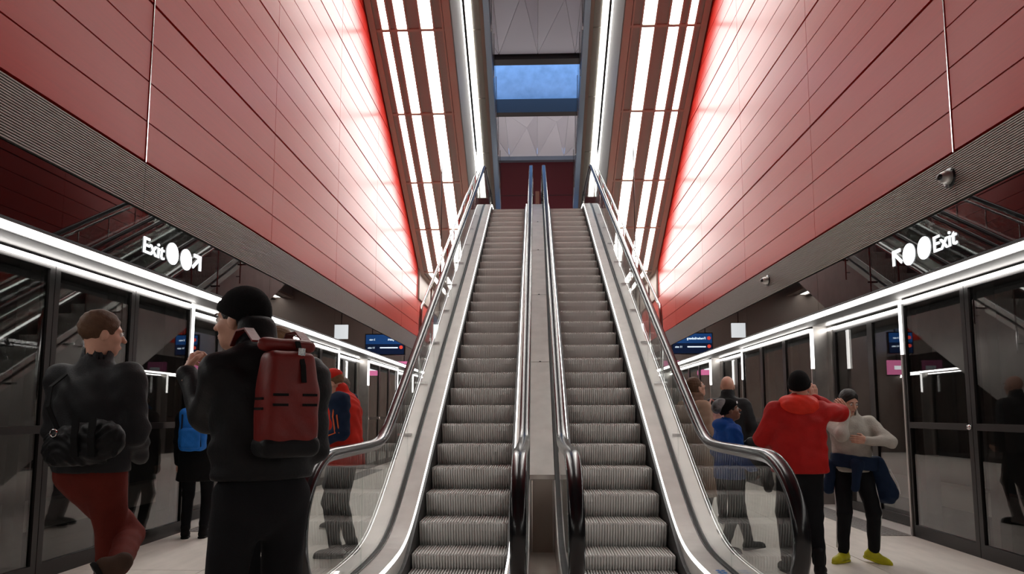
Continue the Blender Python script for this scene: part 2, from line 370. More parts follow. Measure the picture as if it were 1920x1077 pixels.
# ------------------------------------------------------------------ the two escalators
def sp(v, k): return v if v > 30 * k else (0.0 if v < -30 * k else k * math.log1p(math.exp(v / k)))
def line(y): return 1.004 + T30 * (y - 7.633)
ZT = 6.48
def clampcurve(y, off, zb, zt, k):
    v = line(y) + off; v = zb + sp(v - zb, k); return zt - sp(zt - v, k)
def z_step(y): return clampcurve(y, 0.0, 0.0, ZT, .06)
def z_trim(y): return clampcurve(y, .11, .22, ZT + .24, .12)
def z_hand(y): return clampcurve(y, 1.12, 1.10, ZT + 1.08, .06)
YS = [3.95, 4.5, 5.0] + [5.2 + .12 * i for i in range(16)] + list(np.linspace(7.2, 16.4, 8)) + [16.5 + .12 * i for i in range(14)] + [18.4, 19.0, 19.6]
def make_step_mesh(wd):
    n = 34; pt = wd / n; D = .392
    R = [(D, 0), (.004, 0), (0, -.006), (.012, -.08), (.040, -.17), (.075, -.26)]
    G = [(D, -.014), (.024, -.014), (.0185, -.020), (.030, -.08), (.058, -.17), (.093, -.26)]
    V = []; F = []; prev = None
    for i in range(n):
        for (P, a, b) in ((R, 0, .56), (G, .56, 1.0)):
            base = len(V)
            for x in (i * pt + a * pt, i * pt + b * pt): V += [(x - wd / 2, y, z) for y, z in P]
            k = len(P)
            F += [(base + j, base + j + 1, base + k + j + 1, base + k + j) for j in range(k - 1)]
            if prev is not None: F += [(prev + j, prev + j + 1, base + j + 1, base + j) for j in range(k - 1)]
            prev = base + k
    me = bpy.data.meshes.new('step'); me.from_pydata(V, [], F); me.update(); me.materials.append(MATS['step_metal']); return me
STEP = make_step_mesh(.828)
def hand_path():
    P = []
    cy, cz, ry, rz = 4.38, .68, .56, .42                # newel bow
    for a in np.linspace(-118, 0, 9)[:0]: pass
    for t in np.linspace(-1.95, math.pi / 2, 22):
        P.append((cy - ry * math.cos(t) if t > -math.pi / 2 else cy - ry * math.cos(t), cz + rz * math.sin(t)))
    for y in [4.7, 5.0, 5.3] + [5.4 + .1 * i for i in range(14)] + list(np.linspace(7.0, 16.4, 10)) + [16.5 + .1 * i for i in range(14)] + [18.2, 18.8, 19.4]: P.append((y, z_hand(y)))
    for t in np.linspace(math.pi / 2, -1.3, 12): P.append((19.4 + .42 * math.cos(t), ZT + 1.08 - .38 + .38 * math.sin(t)))
    return P
HP = hand_path()
def glass_top(y):
    if y < 4.38: return .68 + .40 * math.sqrt(max(0, 1 - ((4.38 - y) / .555) ** 2))
    return z_hand(y) - .02
RAILPROF = [(-.046, .014), (-.044, -.014), (-.028, -.028), (.028, -.028), (.044, -.014), (.046, .014), (.034, .024), (-.034, .024)]
def escalator(s, label):
    e = thing('escalator', (0, 0, 0), label=label, cat='escalator', group='escalators up from the platform')
    # steps
    k = -8
    while True:
        y = 7.633 + .376 * k; k += 1
        if y > 17.6: break
        if y < 4.6: continue
        o = bpy.data.objects.new('step', STEP); COL.objects.link(o); o.parent = e; o.location = (s * .714, y, z_step(y))
    MB().box(*side(s, .30, 1.13), 4.0, 4.98, -.005, .006).build('comb_plate', 'steel', e)
    for (xo, xt, tin) in ((1.341, 1.165, 1), (.157, .283, -1)):
        a, b = side(s, xo - .0, xt)
        d = tin
        def rb(x0, x1, lo, hi, nm, m, ys=YS, par=e): p, q = side(s, x0, x1); return MB().ribbon(ys, lo, hi, p, q).build(nm, m, par)
        if d > 0: rb(xt - .008, xt, lambda y: z_trim(y) - .034, lambda y: z_trim(y) - .002, 'trim_light', 'led_soft')
        else: rb(xt - .014, xt, lambda y: z_trim(y) - .03, lambda y: z_trim(y) + .002, 'trim_light', 'led_soft')
        rb(xt + (0 if d > 0 else -.014), xo - d * .028, lambda y: z_trim(y) - .03, z_trim, 'inner_deck', 'deck_steel')
        rb(xo - d * .028, xo + d * .028, lambda y: z_trim(y) - .05, lambda y: z_trim(y) - .006, 'glass_channel', 'skirt_dark')
        rb(xo - d * .030, xo - d * .022, lambda y: z_trim(y) - .05, lambda y: z_trim(y) + .008, 'channel_bead', 'rubber')
        if d > 0: rb(xo + .028, 1.49, lambda y: z_trim(y) - .03, z_trim, 'outer_deck', 'deck_steel')
        rb(xt + d * .002, xt + d * .016, lambda y: min(z_trim(y) - .05, z_step(y) + .03), lambda y: z_trim(y) - .012, 'skirt_panel', 'deck_steel')
        rb(xt - d * .028, xt + d * .004, lambda y: z_step(y) - .25, lambda y: z_step(y) + .06 , 'skirt_brush', 'skirt_dark')
        # glass
        cuts = [3.835, 5.2, 7.0] + [7.0 + 1.75 * i for i in range(1, 7)] + [19.3]
        for c0, c1 in zip(cuts[:-1], cuts[1:]):
            ys = sorted(set([c0 + .004, c1 - .004] + [y for y in list(np.linspace(3.86, 4.4, 9)) + YS if c0 + .01 < y < c1 - .01]))
            def lo(y):
                base = z_trim(y) - .03
                if y < 4.0: base = max(base, .68 - .40 * math.sqrt(max(0, 1 - ((4.38 - y) / .555) ** 2)))
                return base
            p, q = side(s, xo - .006, xo + .006)
            MB().ribbon(ys, lo, glass_top, p, q).build('glass_panel', 'balustrade_glass', e)
        pts = [(s * xo, y, z) for y, z in HP]
        MB().tube(pts, 1, prof=RAILPROF).build('handrail', 'rubber', e, True)
        gp = [(s * xo, y, z) for y, z in HP]
        MB().tube(gp, 1, prof=[(-.020, .048), (-.020, .020), (.020, .020), (.020, .048)]).build('handrail_guide', 'chrome', e)
    # outer cladding and underside
    p, q = side(s, 1.47, 1.49)
    MB().ribbon(YS, lambda y: max(-.01, z_trim(y) - 1.25), lambda y: z_trim(y) - .03, p, q).build('outer_cladding', 'deck_steel', e)
    p, q = side(s, .13, 1.47)
    MB().ribbon([6.0 + .5 * i for i in range(28)], lambda y: max(-.01, z_trim(y) - 1.25), lambda y: max(.0, z_trim(y) - 1.2), p, q).build('underside', 'taupe', e)
    # deck clamps and warning label
    for i in range(9):
        y = 7.6 + i * 1.05
        p, q = side(s, 1.40, 1.56); MB().box(p, q, y - .008, y + .008, z_trim(y) + .004, z_trim(y) + .03).build('deck_stop', 'chrome', e)
    return e
ESC = {}
for s, lab in ((-1, 'escalator beside the man in the red cap, steel decks and black handrails'), (1, 'escalator beside the person in red jacket, steel decks and black handrails')):
    E_ = ESC[s] = escalator(s, lab)
    # pictogram sticker on the deck near the newel
    y0, y1 = 4.98, 5.22
    x0, x1 = (1.205, 1.305) if s > 0 else (-.262, -.175)
    zt = lambda y: z_trim(y)
    st = MB().ribbon([y0, y1], lambda y: z_trim(y) + .0005, lambda y: z_trim(y) + .002, x0, x1).build('warning_sticker', 'sill', E_)
    if 'sticker_blue' not in MATS: mat('sticker_blue', (.03, .22, .65), .5); mat('sticker_red', (.7, .06, .04), .5)
    for k in range(4):
        yc = y1 - .035 - k * .057; xc = (x0 + x1) / 2
        V = [(xc + .036 * math.cos(t), yc + .024 * math.sin(t), z_trim(yc) + .0045) for t in np.linspace(0, 2 * math.pi, 19)[:-1]]
        V2 = [(xc + .024 * math.cos(t), yc + .015 * math.sin(t), z_trim(yc) + .0045) for t in np.linspace(0, 2 * math.pi, 19)[:-1]]
        if k < 3:
            mesh('pictogram', V, [tuple(range(18))], 'sticker_blue', st)
            mesh('pictogram_mark', [(v[0] * .35 + xc * .65, v[1] * .8 + yc * .2, v[2] + .001) for v in V2], [tuple(range(18))], 'sill', st)
        else: mesh('pictogram', V + V2, [(i, (i + 1) % 18, 18 + (i + 1) % 18, 18 + i) for i in range(18)], 'sticker_red', st)
# centre spine between the escalators
cs = thing('centre_spine', (0, 0, 0), label='narrow steel panel spine between the two escalators with taupe front', cat='panel')
cuts = [6.98, 9.2, 11.4, 13.6, 15.5, 17.2]
for a, b in zip(cuts[:-1], cuts[1:]):
    MB().ribbon([a + .006, a + (b - a) * .5, b - .006], lambda y: z_trim(y) - .06, lambda y: z_trim(y) - .004, -.122, .122).build('cover_panel', 'deck_steel', cs)
    MB().lathe([(0, .012), (.012, .010), (.016, 0)], (0, b, z_trim(b) - .004), 10).build('screw', 'rubber', cs)
MB().ribbon([17.21, 18.6, 19.6], lambda y: z_trim(y) - .06, z_trim, -.122, .122).build('cover_panel', 'deck_steel', cs)
MB().box(-.122, .122, 6.95, 6.98, .70, z_trim(6.98) + .004).build('end_lip', 'chrome', cs)
MB().box(-.095, .10, 6.955, 6.985, 0, .70).build('front_panel', 'front_panel', cs)
for x in (-.112, .112): MB().box(x - .012, x + .012, 6.95, 6.985, 0, .70).build('front_edge', 'deck_steel', cs)
MB().box(-.05, .05, 17.6, 17.72, 6.7, 7.05).build('top_post', 'taupe_light', cs)
for s in (-1, 1):
    MB().ribbon([4.0, 5.0, 5.5, 6.0, 6.5, 6.95], lambda y: 0, lambda y: z_trim(y) - .03, *side(s, .118, .132)).build('side_plate', 'deck_steel', cs)
# fixed tube railings outside the escalators
for s in (-1, 1):
    r = None
    X = s * 1.56
    rl = lambda y: line(y) + .86
    pts = [(X, 9.0, 1.3), (X, 9.0, 1.7), (X, 9.0, rl(9.25) - .22), (X, 9.06, rl(9.25) - .06), (X, 9.25, rl(9.25) + .03)] + [(X, y, rl(y) + .03) for y in np.linspace(9.8, 17.4, 10)]
    r = MB().tube(pts, .022).build('tube_railing', 'chrome', ESC[s], True)
    for i in range(9):
        y = 9.9 + i * .9
        MB().tube([(X, y, rl(y) + .02), (X, y, z_trim(y) - .25)], .012, 8).build('post', 'chrome', r)
        MB().tube([(X, y, z_trim(y) - .12), (X - s * .08, y, z_trim(y) - .12)], .01, 8).build('bracket', 'chrome', r)
    MB().tube([(X, 9.0, 2.05), (X - s * .1, 9.4, 2.05)], .012, 8).build('bracket', 'chrome', r)

# ------------------------------------------------------------------ signs, screens, cameras
for s in (-1, 1):
    sn = 'left' if s < 0 else 'right'
    sg = thing('exit_sign', (s * 3.545, 0, 0), label='lit white Exit lettering with two discs and arrow pointing up %s' % ('right' if s < 0 else 'left'), cat='sign', group='exit signs')
    rot = (math.pi / 2, 0, math.pi / 2) if s < 0 else (math.pi / 2, 0, -math.pi / 2)
    ty, c1, c2, ay, tz = (5.975 if s < 0 else 6.345), 6.485, 6.75, 6.885, 2.775
    tx = text_mesh('lettering', 'Exit', .205, 'sign_white', sg, (0, ty, tz + (0 if s < 0 else .015)), rot, .004, .001)
    tx.scale = (.365 / max(v.co.x for v in tx.data.vertices), 1, 1)
    for c in (c1, c2):
        MB().lathe([(0, -.004), (.105, -.004), (.105, .004), (0, .004)], (0, c, tz + .095), 28, 'x').build('disc', 'sign_white', sg)
    a0 = ay + .0; V = []; m = MB()
    def bar(p, q, wd):
        p, q = Vector((p[0], p[1])), Vector((q[0], q[1])); n_ = Vector((-(q - p).y, (q - p).x)).normalized() * wd / 2
        pl = [p + n_, q + n_, q - n_, p - n_]; m.prism([(v.x, v.y) for v in pl], -.004, .004)
    bar((a0, tz + .05), (a0 + .15, tz + .17), .032); bar((a0 + .02, tz + .175), (a0 + .17, tz + .175), .034); bar((a0 + .153, tz + .04), (a0 + .153, tz + .19), .034)
    m.build('arrow', 'sign_white', sg)
    # hanging departure display
    dx = s * 2.42
    sc = thing('departure_display', (dx, 21.2, 3.1), label='hanging dark blue departure display behind %s' % ('escalator beside red cap man' if s < 0 else 'escalator beside red jacket person'), cat='screen', group='departure displays')
    MB().box(-.62, .62, 0, .10, 0, .66).build('housing', 'frame_dark', sc)
    MB().box(-.59, .59, -.006, 0, .34, .63).build('screen_top', 'screen_blue', sc); MB().box(-.59, .59, -.006, 0, .03, .335).build('screen_bottom', 'screen_dark', sc)
    for k, (t, tt) in enumerate((('Airport', '3 min') if s < 0 else ('Frederiksberg', '3 min'), (None, '11 min'))):
        if t is None: MB().box(-.40, .15, -.010, -.006, .21, .245).build('text_bar', 'screen_text', sc)
        else: text_mesh('line_text', t, .10, 'screen_text', sc, (-.40, -.012, .45 - k * .25), (math.pi / 2, 0, 0), .002, .002)
        text_mesh('time_text', tt, .08, 'screen_text', sc, (.30, -.012, .45 - k * .25), (math.pi / 2, 0, 0), .002, .001)
        MB().lathe([(0, -.004), (.055, -.004), (.055, .002), (0, .002)], (-.50, -.008, .49 - k * .25), 16, 'y').build('line_badge', 'screen_red', sc)
    for x in (-.4, .4): MB().tube([(x, .05, .66), (x, .05, 2.41)], .015, 8).build('hanger', 'frame_dark', sc)
    pk = thing('pink_sign', (s * 2.75, 22.6, 2.55), label='lit pink advertising panel under the %s departure display' % sn, cat='sign', group='pink panels')
    pk['label'] = 'lit pink panel hanging behind the escalator beside %s' % ('red cap wearer' if s < 0 else 'red jacket wearer')
    MB().box(-.30, .30, 0, .08, 0, .46).build('panel', 'pink', pk); MB().box(-.22, .10, -.008, 0, .16, .28).build('lettering_block', 'sign_white', pk)
    MB().tube([(0, .04, .46), (0, .04, 2.94)], .015, 8).build('hanger', 'frame_dark', pk)
    ps = thing('platform_sign', (s * 2.35, 16.6, 3.12), label='small lit square sign hanging near the %s escalator' % sn, cat='sign', group='square signs')
    ps['label'] = 'small lit white square sign hung beside the escalator near %s' % ('red cap wearer' if s < 0 else 'red jacket wearer')
    MB().box(-.16, .16, 0, .06, 0, .34).build('lit_face', 'sign_white', ps); MB().tube([(0, .03, .34), (0, .03, 4.70)], .012, 8).build('hanger', 'frame_dark', ps)
for (y, z) in ((6.02, 3.38), (10.80, 3.385)):
    c = thing('security_camera', (3.545, y, z), label='round dome security camera on the ribbed band, %s' % ('nearer the Exit lettering' if y < 8 else 'farther from the Exit lettering'), cat='camera', group='security cameras')
    MB().lathe([(0, -.012), (.085, -.012), (.085, .0)], (0, 0, 0), 24, 'x').build('base_plate', 'rubber', c, True)
    MB().lathe([(.06, -.01), (.06, -.05), (.045, -.085), (.02, -.098), (0, -.10)], (0, -.01, .0), 20, 'x').build('housing', 'steel', c, True)
    MB().lathe([(.030, -.092), (.026, -.115), (0, -.122)], (0, -.02, 0), 16, 'x').build('lens', 'rubber', c, True)
#PEOPLE
# ------------------------------------------------------------------ people: implicit surfaces meshed with surface nets
def surface_nets(f, lo, hi, h):
    lo = np.array(lo, float); n = np.maximum(3, np.ceil((np.array(hi) - lo) / h).astype(int) + 1)
    ax = [lo[i] + h * np.arange(n[i]) for i in range(3)]
    G = np.stack(np.meshgrid(*ax, indexing='ij'), -1).reshape(-1, 3)
    v = f(G).reshape(n).astype(float)
    v[0], v[-1] = np.maximum(v[0], h * .3), np.maximum(v[-1], h * .3)
    v[:, 0], v[:, -1] = np.maximum(v[:, 0], h * .3), np.maximum(v[:, -1], h * .3)
    v[:, :, 0], v[:, :, -1] = np.maximum(v[:, :, 0], h * .3), np.maximum(v[:, :, -1], h * .3)
    s = v < 0
    c = [s[i:n[0] - 1 + i, j:n[1] - 1 + j, k:n[2] - 1 + k] for i in (0, 1) for j in (0, 1) for k in (0, 1)]
    cnt = sum(x.astype(int) for x in c); act = (cnt > 0) & (cnt < 8); idx = np.argwhere(act)
    if len(idx) == 0: return np.zeros((0, 3)), []
    num = -np.ones(act.shape, int); num[act] = np.arange(len(idx))
    acc = np.zeros((len(idx), 3)); ct = np.zeros(len(idx))
    off = [np.array((i, j, k)) for i in (0, 1) for j in (0, 1) for k in (0, 1)]
    for a in range(8):
        for b in range(a + 1, 8):
            d = off[b] - off[a]
            if abs(d).sum() != 1: continue
            pa, pb = idx + off[a], idx + off[b]
            va, vb = v[pa[:, 0], pa[:, 1], pa[:, 2]], v[pb[:, 0], pb[:, 1], pb[:, 2]]
            m = (va < 0) != (vb < 0); t = np.where(m, va / np.where(m, va - vb, 1), 0)
            acc[m] += (pa + d * t[:, None])[m]; ct[m] += 1
    V = lo + h * acc / ct[:, None]; F = []
    for a in range(3):
        b_, c_ = (a + 1) % 3, (a + 2) % 3
        sl0 = [slice(None)] * 3; sl1 = [slice(None)] * 3; sl0[a] = slice(0, -1); sl1[a] = slice(1, None)
        s0, s1 = s[tuple(sl0)], s[tuple(sl1)]
        E_ = np.argwhere(s0 != s1)
        E_ = E_[(E_[:, b_] > 0) & (E_[:, c_] > 0) & (E_[:, b_] < n[b_] - 1) & (E_[:, c_] < n[c_] - 1)]
        if len(E_) == 0: continue
        fl = s0[E_[:, 0], E_[:, 1], E_[:, 2]]
        q = []
        for db, dc in ((-1, -1), (0, -1), (0, 0), (-1, 0)):
            p = E_.copy(); p[:, b_] += db; p[:, c_] += dc; q.append(num[p[:, 0], p[:, 1], p[:, 2]])
        q = np.stack(q, 1); q[~fl] = q[~fl][:, ::-1]; F += q.tolist()
    return V, F
def np3(a): return np.asarray(a, float)
def cone(P, a, b, ra, rb, fy=1.0):
    a, b = np3(a), np3(b); d = b - a; t = np.clip(((P - a) @ d) / max(1e-9, d @ d), 0, 1)
    o = P - a - t[:, None] * d
    if fy != 1.0: o = o / np.array([1, fy, 1]); return (np.linalg.norm(o, axis=1) - (ra + (rb - ra) * t)) * (.5 + .5 * fy)
    return np.linalg.norm(o, axis=1) - (ra + (rb - ra) * t)
def ell(P, c, r):
    r = np3(r); q = (P - np3(c)) / r; k = np.linalg.norm(q, axis=1); return (k - 1) * r.min()
def rbox(P, c, hs, r):
    q = np.abs(P - np3(c)) - (np3(hs) - r); return np.linalg.norm(np.maximum(q, 0), axis=1) + np.minimum(q.max(1), 0) - r
def smin(a, b, k):
    h = np.clip(.5 + .5 * (b - a) / k, 0, 1); return b + (a - b) * h - k * h * (1 - h)
def smax(a, b, k): return -smin(-a, -b, k)
def union(L, k):
    v = L[0]
    for x in L[1:]: v = smin(v, x, k)
    return v
def wr(P, amp, s=1.0, ph=0.0):
    x, y, z = P[:, 0], P[:, 1], P[:, 2]
    return amp * (np.sin(38 * s * z + 7 * np.sin(9 * x + ph) + 6 * np.sin(8 * y + 5 * z)) * .6 + .5 * np.sin(23 * s * (x + .7 * z) + 5 * np.sin(11 * z + ph)) + .35 * np.sin(55 * s * (y - .4 * z) + 4 * np.sin(13 * x)))
def rotm(yaw, pitch, tilt=0): return np.array(Matrix.Rotation(yaw, 3, 'Z') @ Matrix.Rotation(pitch, 3, 'X') @ Matrix.Rotation(tilt, 3, 'Y'))
def ik(a, b, l1, l2, hint):
    a, b = np3(a), np3(b); d = b - a; L = np.linalg.norm(d); L2 = min(L, (l1 + l2) * .999)
    u = d / max(L, 1e-6); b = a + u * L2; x = (L2 * L2 + l1 * l1 - l2 * l2) / (2 * L2); hgt = math.sqrt(max(0, l1 * l1 - x * x))
    hnt = np3(hint); hnt = hnt - u * (hnt @ u); hnt = hnt / max(1e-6, np.linalg.norm(hnt)); return a + u * x + hnt * hgt, b
def fab(name, col, rough=.85, bump=.25, bs=220, noise=.12): 
    if name not in MATS: mat(name, [c * (.6 if max(col) < .04 else .9) for c in col], rough, 0, noise, 12, bump, bs, .15 if rough > .5 else .3)
    return name
SKIN = mat('skin', (.56, .30, .215), .5, 0, .08, 20, .05, 300); mat('skin_dark', (.20, .095, .06), .5, 0, .08, 20)
mat('eye_white', (.75, .72, .70), .2); mat('eye_dark', (.03, .015, .01), .2); mat('lip', (.42, .15, .12), .5)
fab('sole_white', (.65, .63, .6), .6, 0); fab('sole_black', (.012, .012, .012), .6, 0)
def smesh(name, f, lo, hi, h, m, par, k):
    V, F = surface_nets(f, lo, hi, h)
    if len(V) == 0: return None
    me = bpy.data.meshes.new(name); me.from_pydata((V * k).tolist(), [], F); me.update()
    me.polygons.foreach_set('use_smooth', [True] * len(me.polygons)); return link(name, me, m, par)
def bounds(pts, pad):
    p = np.array([np3(x) for x in pts]); return p.min(0) - pad, p.max(0) + pad
def person(label, loc, H, heading, pose, look):
    k = H / 1.75; th = math.radians(heading); g = look.get
    root = thing('person', (loc[0], loc[1], 0), th, label, 'person', g('group'))
    R = np.array([[math.cos(th), math.sin(th), 0], [-math.sin(th), math.cos(th), 0], [0, 0, 1]])
    def L(p):                                   # world target -> normalised local
        p = np3(p[1:]) if p[0] == 'w' else None; return R @ (p - np.array([loc[0], loc[1], 0])) / k
    J = dict(pel=(0, 0, .95), chest=(0, 0, 1.28), neck=(0, -.01, 1.475), head=(0, .02, 1.63), shL=(-.178, -.01, 1.395), shR=(.178, -.01, 1.395),
             wrL=(-.23, .06, .86), wrR=(.23, .06, .86), anL=(-.10, 0, .09), anR=(.10, 0, .09))
    for q, v in pose.items():
        if q in J: J[q] = L(v) if v[0] == 'w' else v
    J = {q: np3(v) for q, v in J.items()}
    J['hiL'] = J['pel'] + (-.088, 0, -.03); J['hiR'] = J['pel'] + (.088, 0, -.03)
    for sd, sg in (('L', -1), ('R', 1)):
        J['el' + sd], J['wr' + sd] = ik(J['sh' + sd], J['wr' + sd], .285, .25, pose.get('elh' + sd, (sg * .6, -1, -.35)))
        J['kn' + sd], J['an' + sd] = ik(J['hi' + sd], J['an' + sd], .43, .42, pose.get('knh' + sd, (sg * .15, 1, 0)))
    hr = pose.get('hrot', (0, 0, 0)); RH = rotm(math.radians(hr[0]), math.radians(hr[1]), math.radians(hr[2])); hc = J['head']
    def hl(P): return (P - hc) @ RH
    fat = g('fat', 1.0)
    # --- body: head, neck, core, hands (one mesh)
    def f_head(P):
        Q = hl(P)
        a = union([ell(Q, (0, -.015, .03), (.076, .096, .092)), ell(Q, (0, .022, -.035), (.060, .070, .082)), ell(Q, (0, .052, -.092), (.030, .028, .024))], .03)
        a = smin(a, ell(Q, (0, .070, .028), (.048, .018, .012)), .015)
        for sx in (-1, 1):
            a = smax(a, -ell(Q, (sx * .030, .098, .006), (.017, .018, .011)), .012)
            a = smin(a, ell(Q, (sx * .043, .060, -.025), (.020, .020, .018)), .02)
            a = smin(a, ell(Q, (sx * .076, -.005, -.010), (.010, .019, .032)), .008)
        a = smin(a, cone(Q, (0, .088, .012), (0, .112, -.026), .008, .0125), .012)
        a = smin(a, ell(Q, (0, .087, -.060), (.024, .012, .006)), .006); a = smin(a, ell(Q, (0, .085, -.071), (.021, .012, .0065)), .005)
        return smin(a, cone(P, hc + RH @ np3((0, -.02, -.06)), J['neck'] + (0, 0, -.05), .053, .062), .03)
    Vs, Fs = [], []
    def add(f, lo, hi, h):
        V, F = surface_nets(f, lo, hi, h); b = sum(len(x) for x in Vs); Vs.append(V); Fs.extend([[i + b for i in q] for q in F])
    lo, hi = bounds([hc, J['neck']], .14); add(f_head, lo, hi, g('hres', .0065))
    def f_core(P):
        L_ = [cone(P, J['pel'], J['chest'], .12, .13, .7), cone(P, J['chest'], J['neck'], .13, .05, .7)]
        for sd in 'LR': L_ += [cone(P, J['sh' + sd], J['el' + sd], .045, .038), cone(P, J['el' + sd], J['wr' + sd], .036, .026), cone(P, J['hi' + sd], J['kn' + sd], .07, .05), cone(P, J['kn' + sd], J['an' + sd], .046, .035)]
        return union(L_, .04)
    lo, hi = bounds(list(J.values()), .12); hi[2] = J['neck'][2] + .03; add(f_core, lo, hi, .028)
    for sd, sg in (('L', -1), ('R', 1)):
        hs = pose.get('hand' + sd, {})
        if hs is None: continue
        d = J['wr' + sd] - J['el' + sd]; d = d / np.linalg.norm(d)
        if 'dir' in hs: d = np3(hs['dir']); d /= np.linalg.norm(d)
        nn = np3(hs.get('n', (-sg, 0, 0))); nn = nn - d * (nn @ d); nn /= np.linalg.norm(nn); wd = np.cross(d, nn) * (sg if hs.get('flip') is None else -sg); w0 = J['wr' + sd]; curl = hs.get('curl', .45)
        pr = [(w0 - d * .05, w0 + d * .02, .026, .027)]
        for q, (of, ln) in enumerate(((-.032, .074), (-.011, .084), (.011, .080), (.031, .062))):
            b = w0 + d * .085 - wd * of; pr.append((w0 + d * .015 - wd * of * .6, b, .015, .0115)); a_ = .12; p = b
            for sgm, fr in enumerate((.45, .31, .24)):
                a_ += curl * (1.1 if sgm else .8); e = p + (d * math.cos(a_) + nn * math.sin(a_)) * ln * fr; pr.append((p, e, .0095 - .001 * sgm, .0088 - .001 * sgm)); p = e
        b = w0 + d * .025 + wd * .026; e = b + (d * .62 + wd * .62 + nn * .35) * .045; pr += [(w0 + d * .01, b, .018, .015), (b, e, .0135, .011), (e, e + (d * .8 + wd * .1 + nn * .5) * .032, .0105, .009)]
        f = lambda P, pr=pr: union([cone(P, *x) for x in pr], .006)
        lo, hi = bounds([x[0] for x in pr] + [x[1] for x in pr], .022); add(f, lo, hi, .0058)
    me = bpy.data.meshes.new('body'); me.from_pydata((np.concatenate(Vs) * k).tolist(), [], Fs); me.update()
    me.polygons.foreach_set('use_smooth', [True] * len(me.polygons)); body = link('body', me, g('skin', 'skin'), root)
    def hb(V): return ((RH @ np.asarray(V).T).T + hc) * k
    if g('face', True):
        for nm, r_, yo, m in (('eye', .0125, .083, 'eye_white'), ('iris', .0065, .0915, 'eye_dark')):
            for sx in (-1, 1):
                mb = MB().lathe([(r_ * math.sin(t), -r_ * math.cos(t)) for t in np.linspace(0, math.pi, 7)], (sx * .030, yo, .006), 10)
                mesh(nm, hb(mb.V), mb.F, m, body, True)
        smesh('lips', lambda P: union([ell(hl(P), (0, .0925, -.060), (.022, .010, .0045)), ell(hl(P), (0, .0905, -.070), (.018, .010, .005))], .003), hc - .16, hc + .16, .006, 'lip', body, k)
        for sx in (-1, 1):
            mb = MB().tube([(sx * x, .093 - abs(x - .03) * .25, .028 + z) for x, z in ((.012, 0), (.03, .004), (.048, -.003))], .0035, 6); mesh('eyebrow', hb(mb.V), mb.F, g('hair_m', 'hair_brown'), body, True)
    # --- hair or hat
    hm = g('hair')
    if hm:
        def f_hair(P):
            Q = hl(P); t = g('hair_len', -.035)
            a = ell(Q, (0, -.018, .036), (.084, .104, .099)) + wr(Q * 2.2, .0022, 1.6)
            if t < -.06: a = smin(a, cone(Q, (0, -.05, -.02), (0, -.045, t), .082, .062, .75), .03)
            a = np.maximum(a, t - Q[:, 2] + .45 * np.minimum(0, Q[:, 1] + .02)); return smax(a, -ell(Q, (0, .088, -.030), (.070, .075, .098)), .012)
        smesh('hair', f_hair, hc - (.14, .16, .22), hc + .16, .0075, hm, root, k)
    ht = g('hat')
    if ht:
        def f_bean(P):
            Q = hl(P); a = ell(Q, (0, -.018, .040), (.092, .113, .113)) + .0008 * np.sin(190 * np.arctan2(Q[:, 0], Q[:, 1] + .02) * .33)
            return smax(a, .012 + .42 * Q[:, 1] - Q[:, 2] - .0, .008)
        def f_brim(P):
            Q = hl(P); a = ell(Q, (0, -.018, .040), (.098, .119, .119)); u = Q[:, 2] - .42 * Q[:, 1] - .012
            return smax(smax(a, -u - .004, .006), u - .045, .008)
        if ht in ('beanie', 'pom'):
            if ht == 'pom':
                smesh('slouch', lambda P: union([cone(hl(P), (0, -.075, .085), (0, -.135, .065), .078, .070), ell(hl(P), (0, -.10, .12), (.07, .07, .04))], .03) + wr(P, .003), hc - .26, hc + .24, .009, 'knit_mix', root, k)
                V = [((.0995 * math.cos(t)) * .99, -.018 + .121 * math.sin(t), .012 + .42 * (-.018 + .121 * math.sin(t)) + u) for t in np.linspace(1.0, 2.14, 9) for u in (.010, .036)]
                V2 = [(v[0] * 1.03, v[1] * 1.03 + .002, v[2]) for v in V]
                mesh('label_patch', hb(V2), [(2 * i, 2 * i + 2, 2 * i + 3, 2 * i + 1) for i in range(8)], 'white_trim', root)
            smesh('beanie', f_bean, hc - .2, hc + (.17, .17, .24), .0075, g('hat_m'), root, k); smesh('beanie_fold', f_brim, hc - .17, hc + .2, .0075, g('fold_m', g('hat_m')), root, k)
        else:
            def f_cap(P):
                Q = hl(P); return smax(ell(Q, (0, -.016, .040), (.088, .109, .100)), .035 + .10 * Q[:, 1] - Q[:, 2], .006)
            c = smesh('cap', f_cap, hc - .17, hc + .2, .0075, g('hat_m'), root, k)
            smesh('brim', lambda P: smax(rbox(hl(P) @ rotm(0, -.25), (0, .135, .075), (.074, .065, .012), .012) + 9 * hl(P)[:, 0] ** 2 * .12, -ell(hl(P), (0, -.016, .04), (.08, .10, .10)), .004), hc - .22, hc + .26, .0075, g('hat_m'), c, k)
            smesh('button', lambda P: ell(hl(P), (0, -.016, .142), (.010, .010, .007)), hc - .05, hc + .18, .004, 'hair_dark', c, k)
    # --- trousers, shoes
    tw = g('leg', 1.0)
    def f_tr(P):
        L_ = [cone(P, J['pel'] + (0, 0, .09), J['pel'] + (0, -.01, -.02), .155 * fat, .165 * fat, .74)]
        for sd in 'LR':
            L_ += [cone(P, J['hi' + sd] + (0, -.005, 0), J['kn' + sd], .098 * tw * fat, .070 * tw), cone(P, J['kn' + sd], J['an' + sd] + (J['kn' + sd] - J['an' + sd]) * .08, .068 * tw, .054 * tw)]
        return union(L_[:1] + L_[1:3], .035) if False else np.minimum(union([L_[0], L_[1], L_[2]], .03), union([L_[0], L_[3], L_[4]], .03)) + wr(P, .0035, .9, 1.0)
    lo, hi = bounds([J[q] for q in ('pel', 'hiL', 'hiR', 'knL', 'knR', 'anL', 'anR')], .13); hi[2] += .10; lo[:2] -= .05; hi[:2] += .05
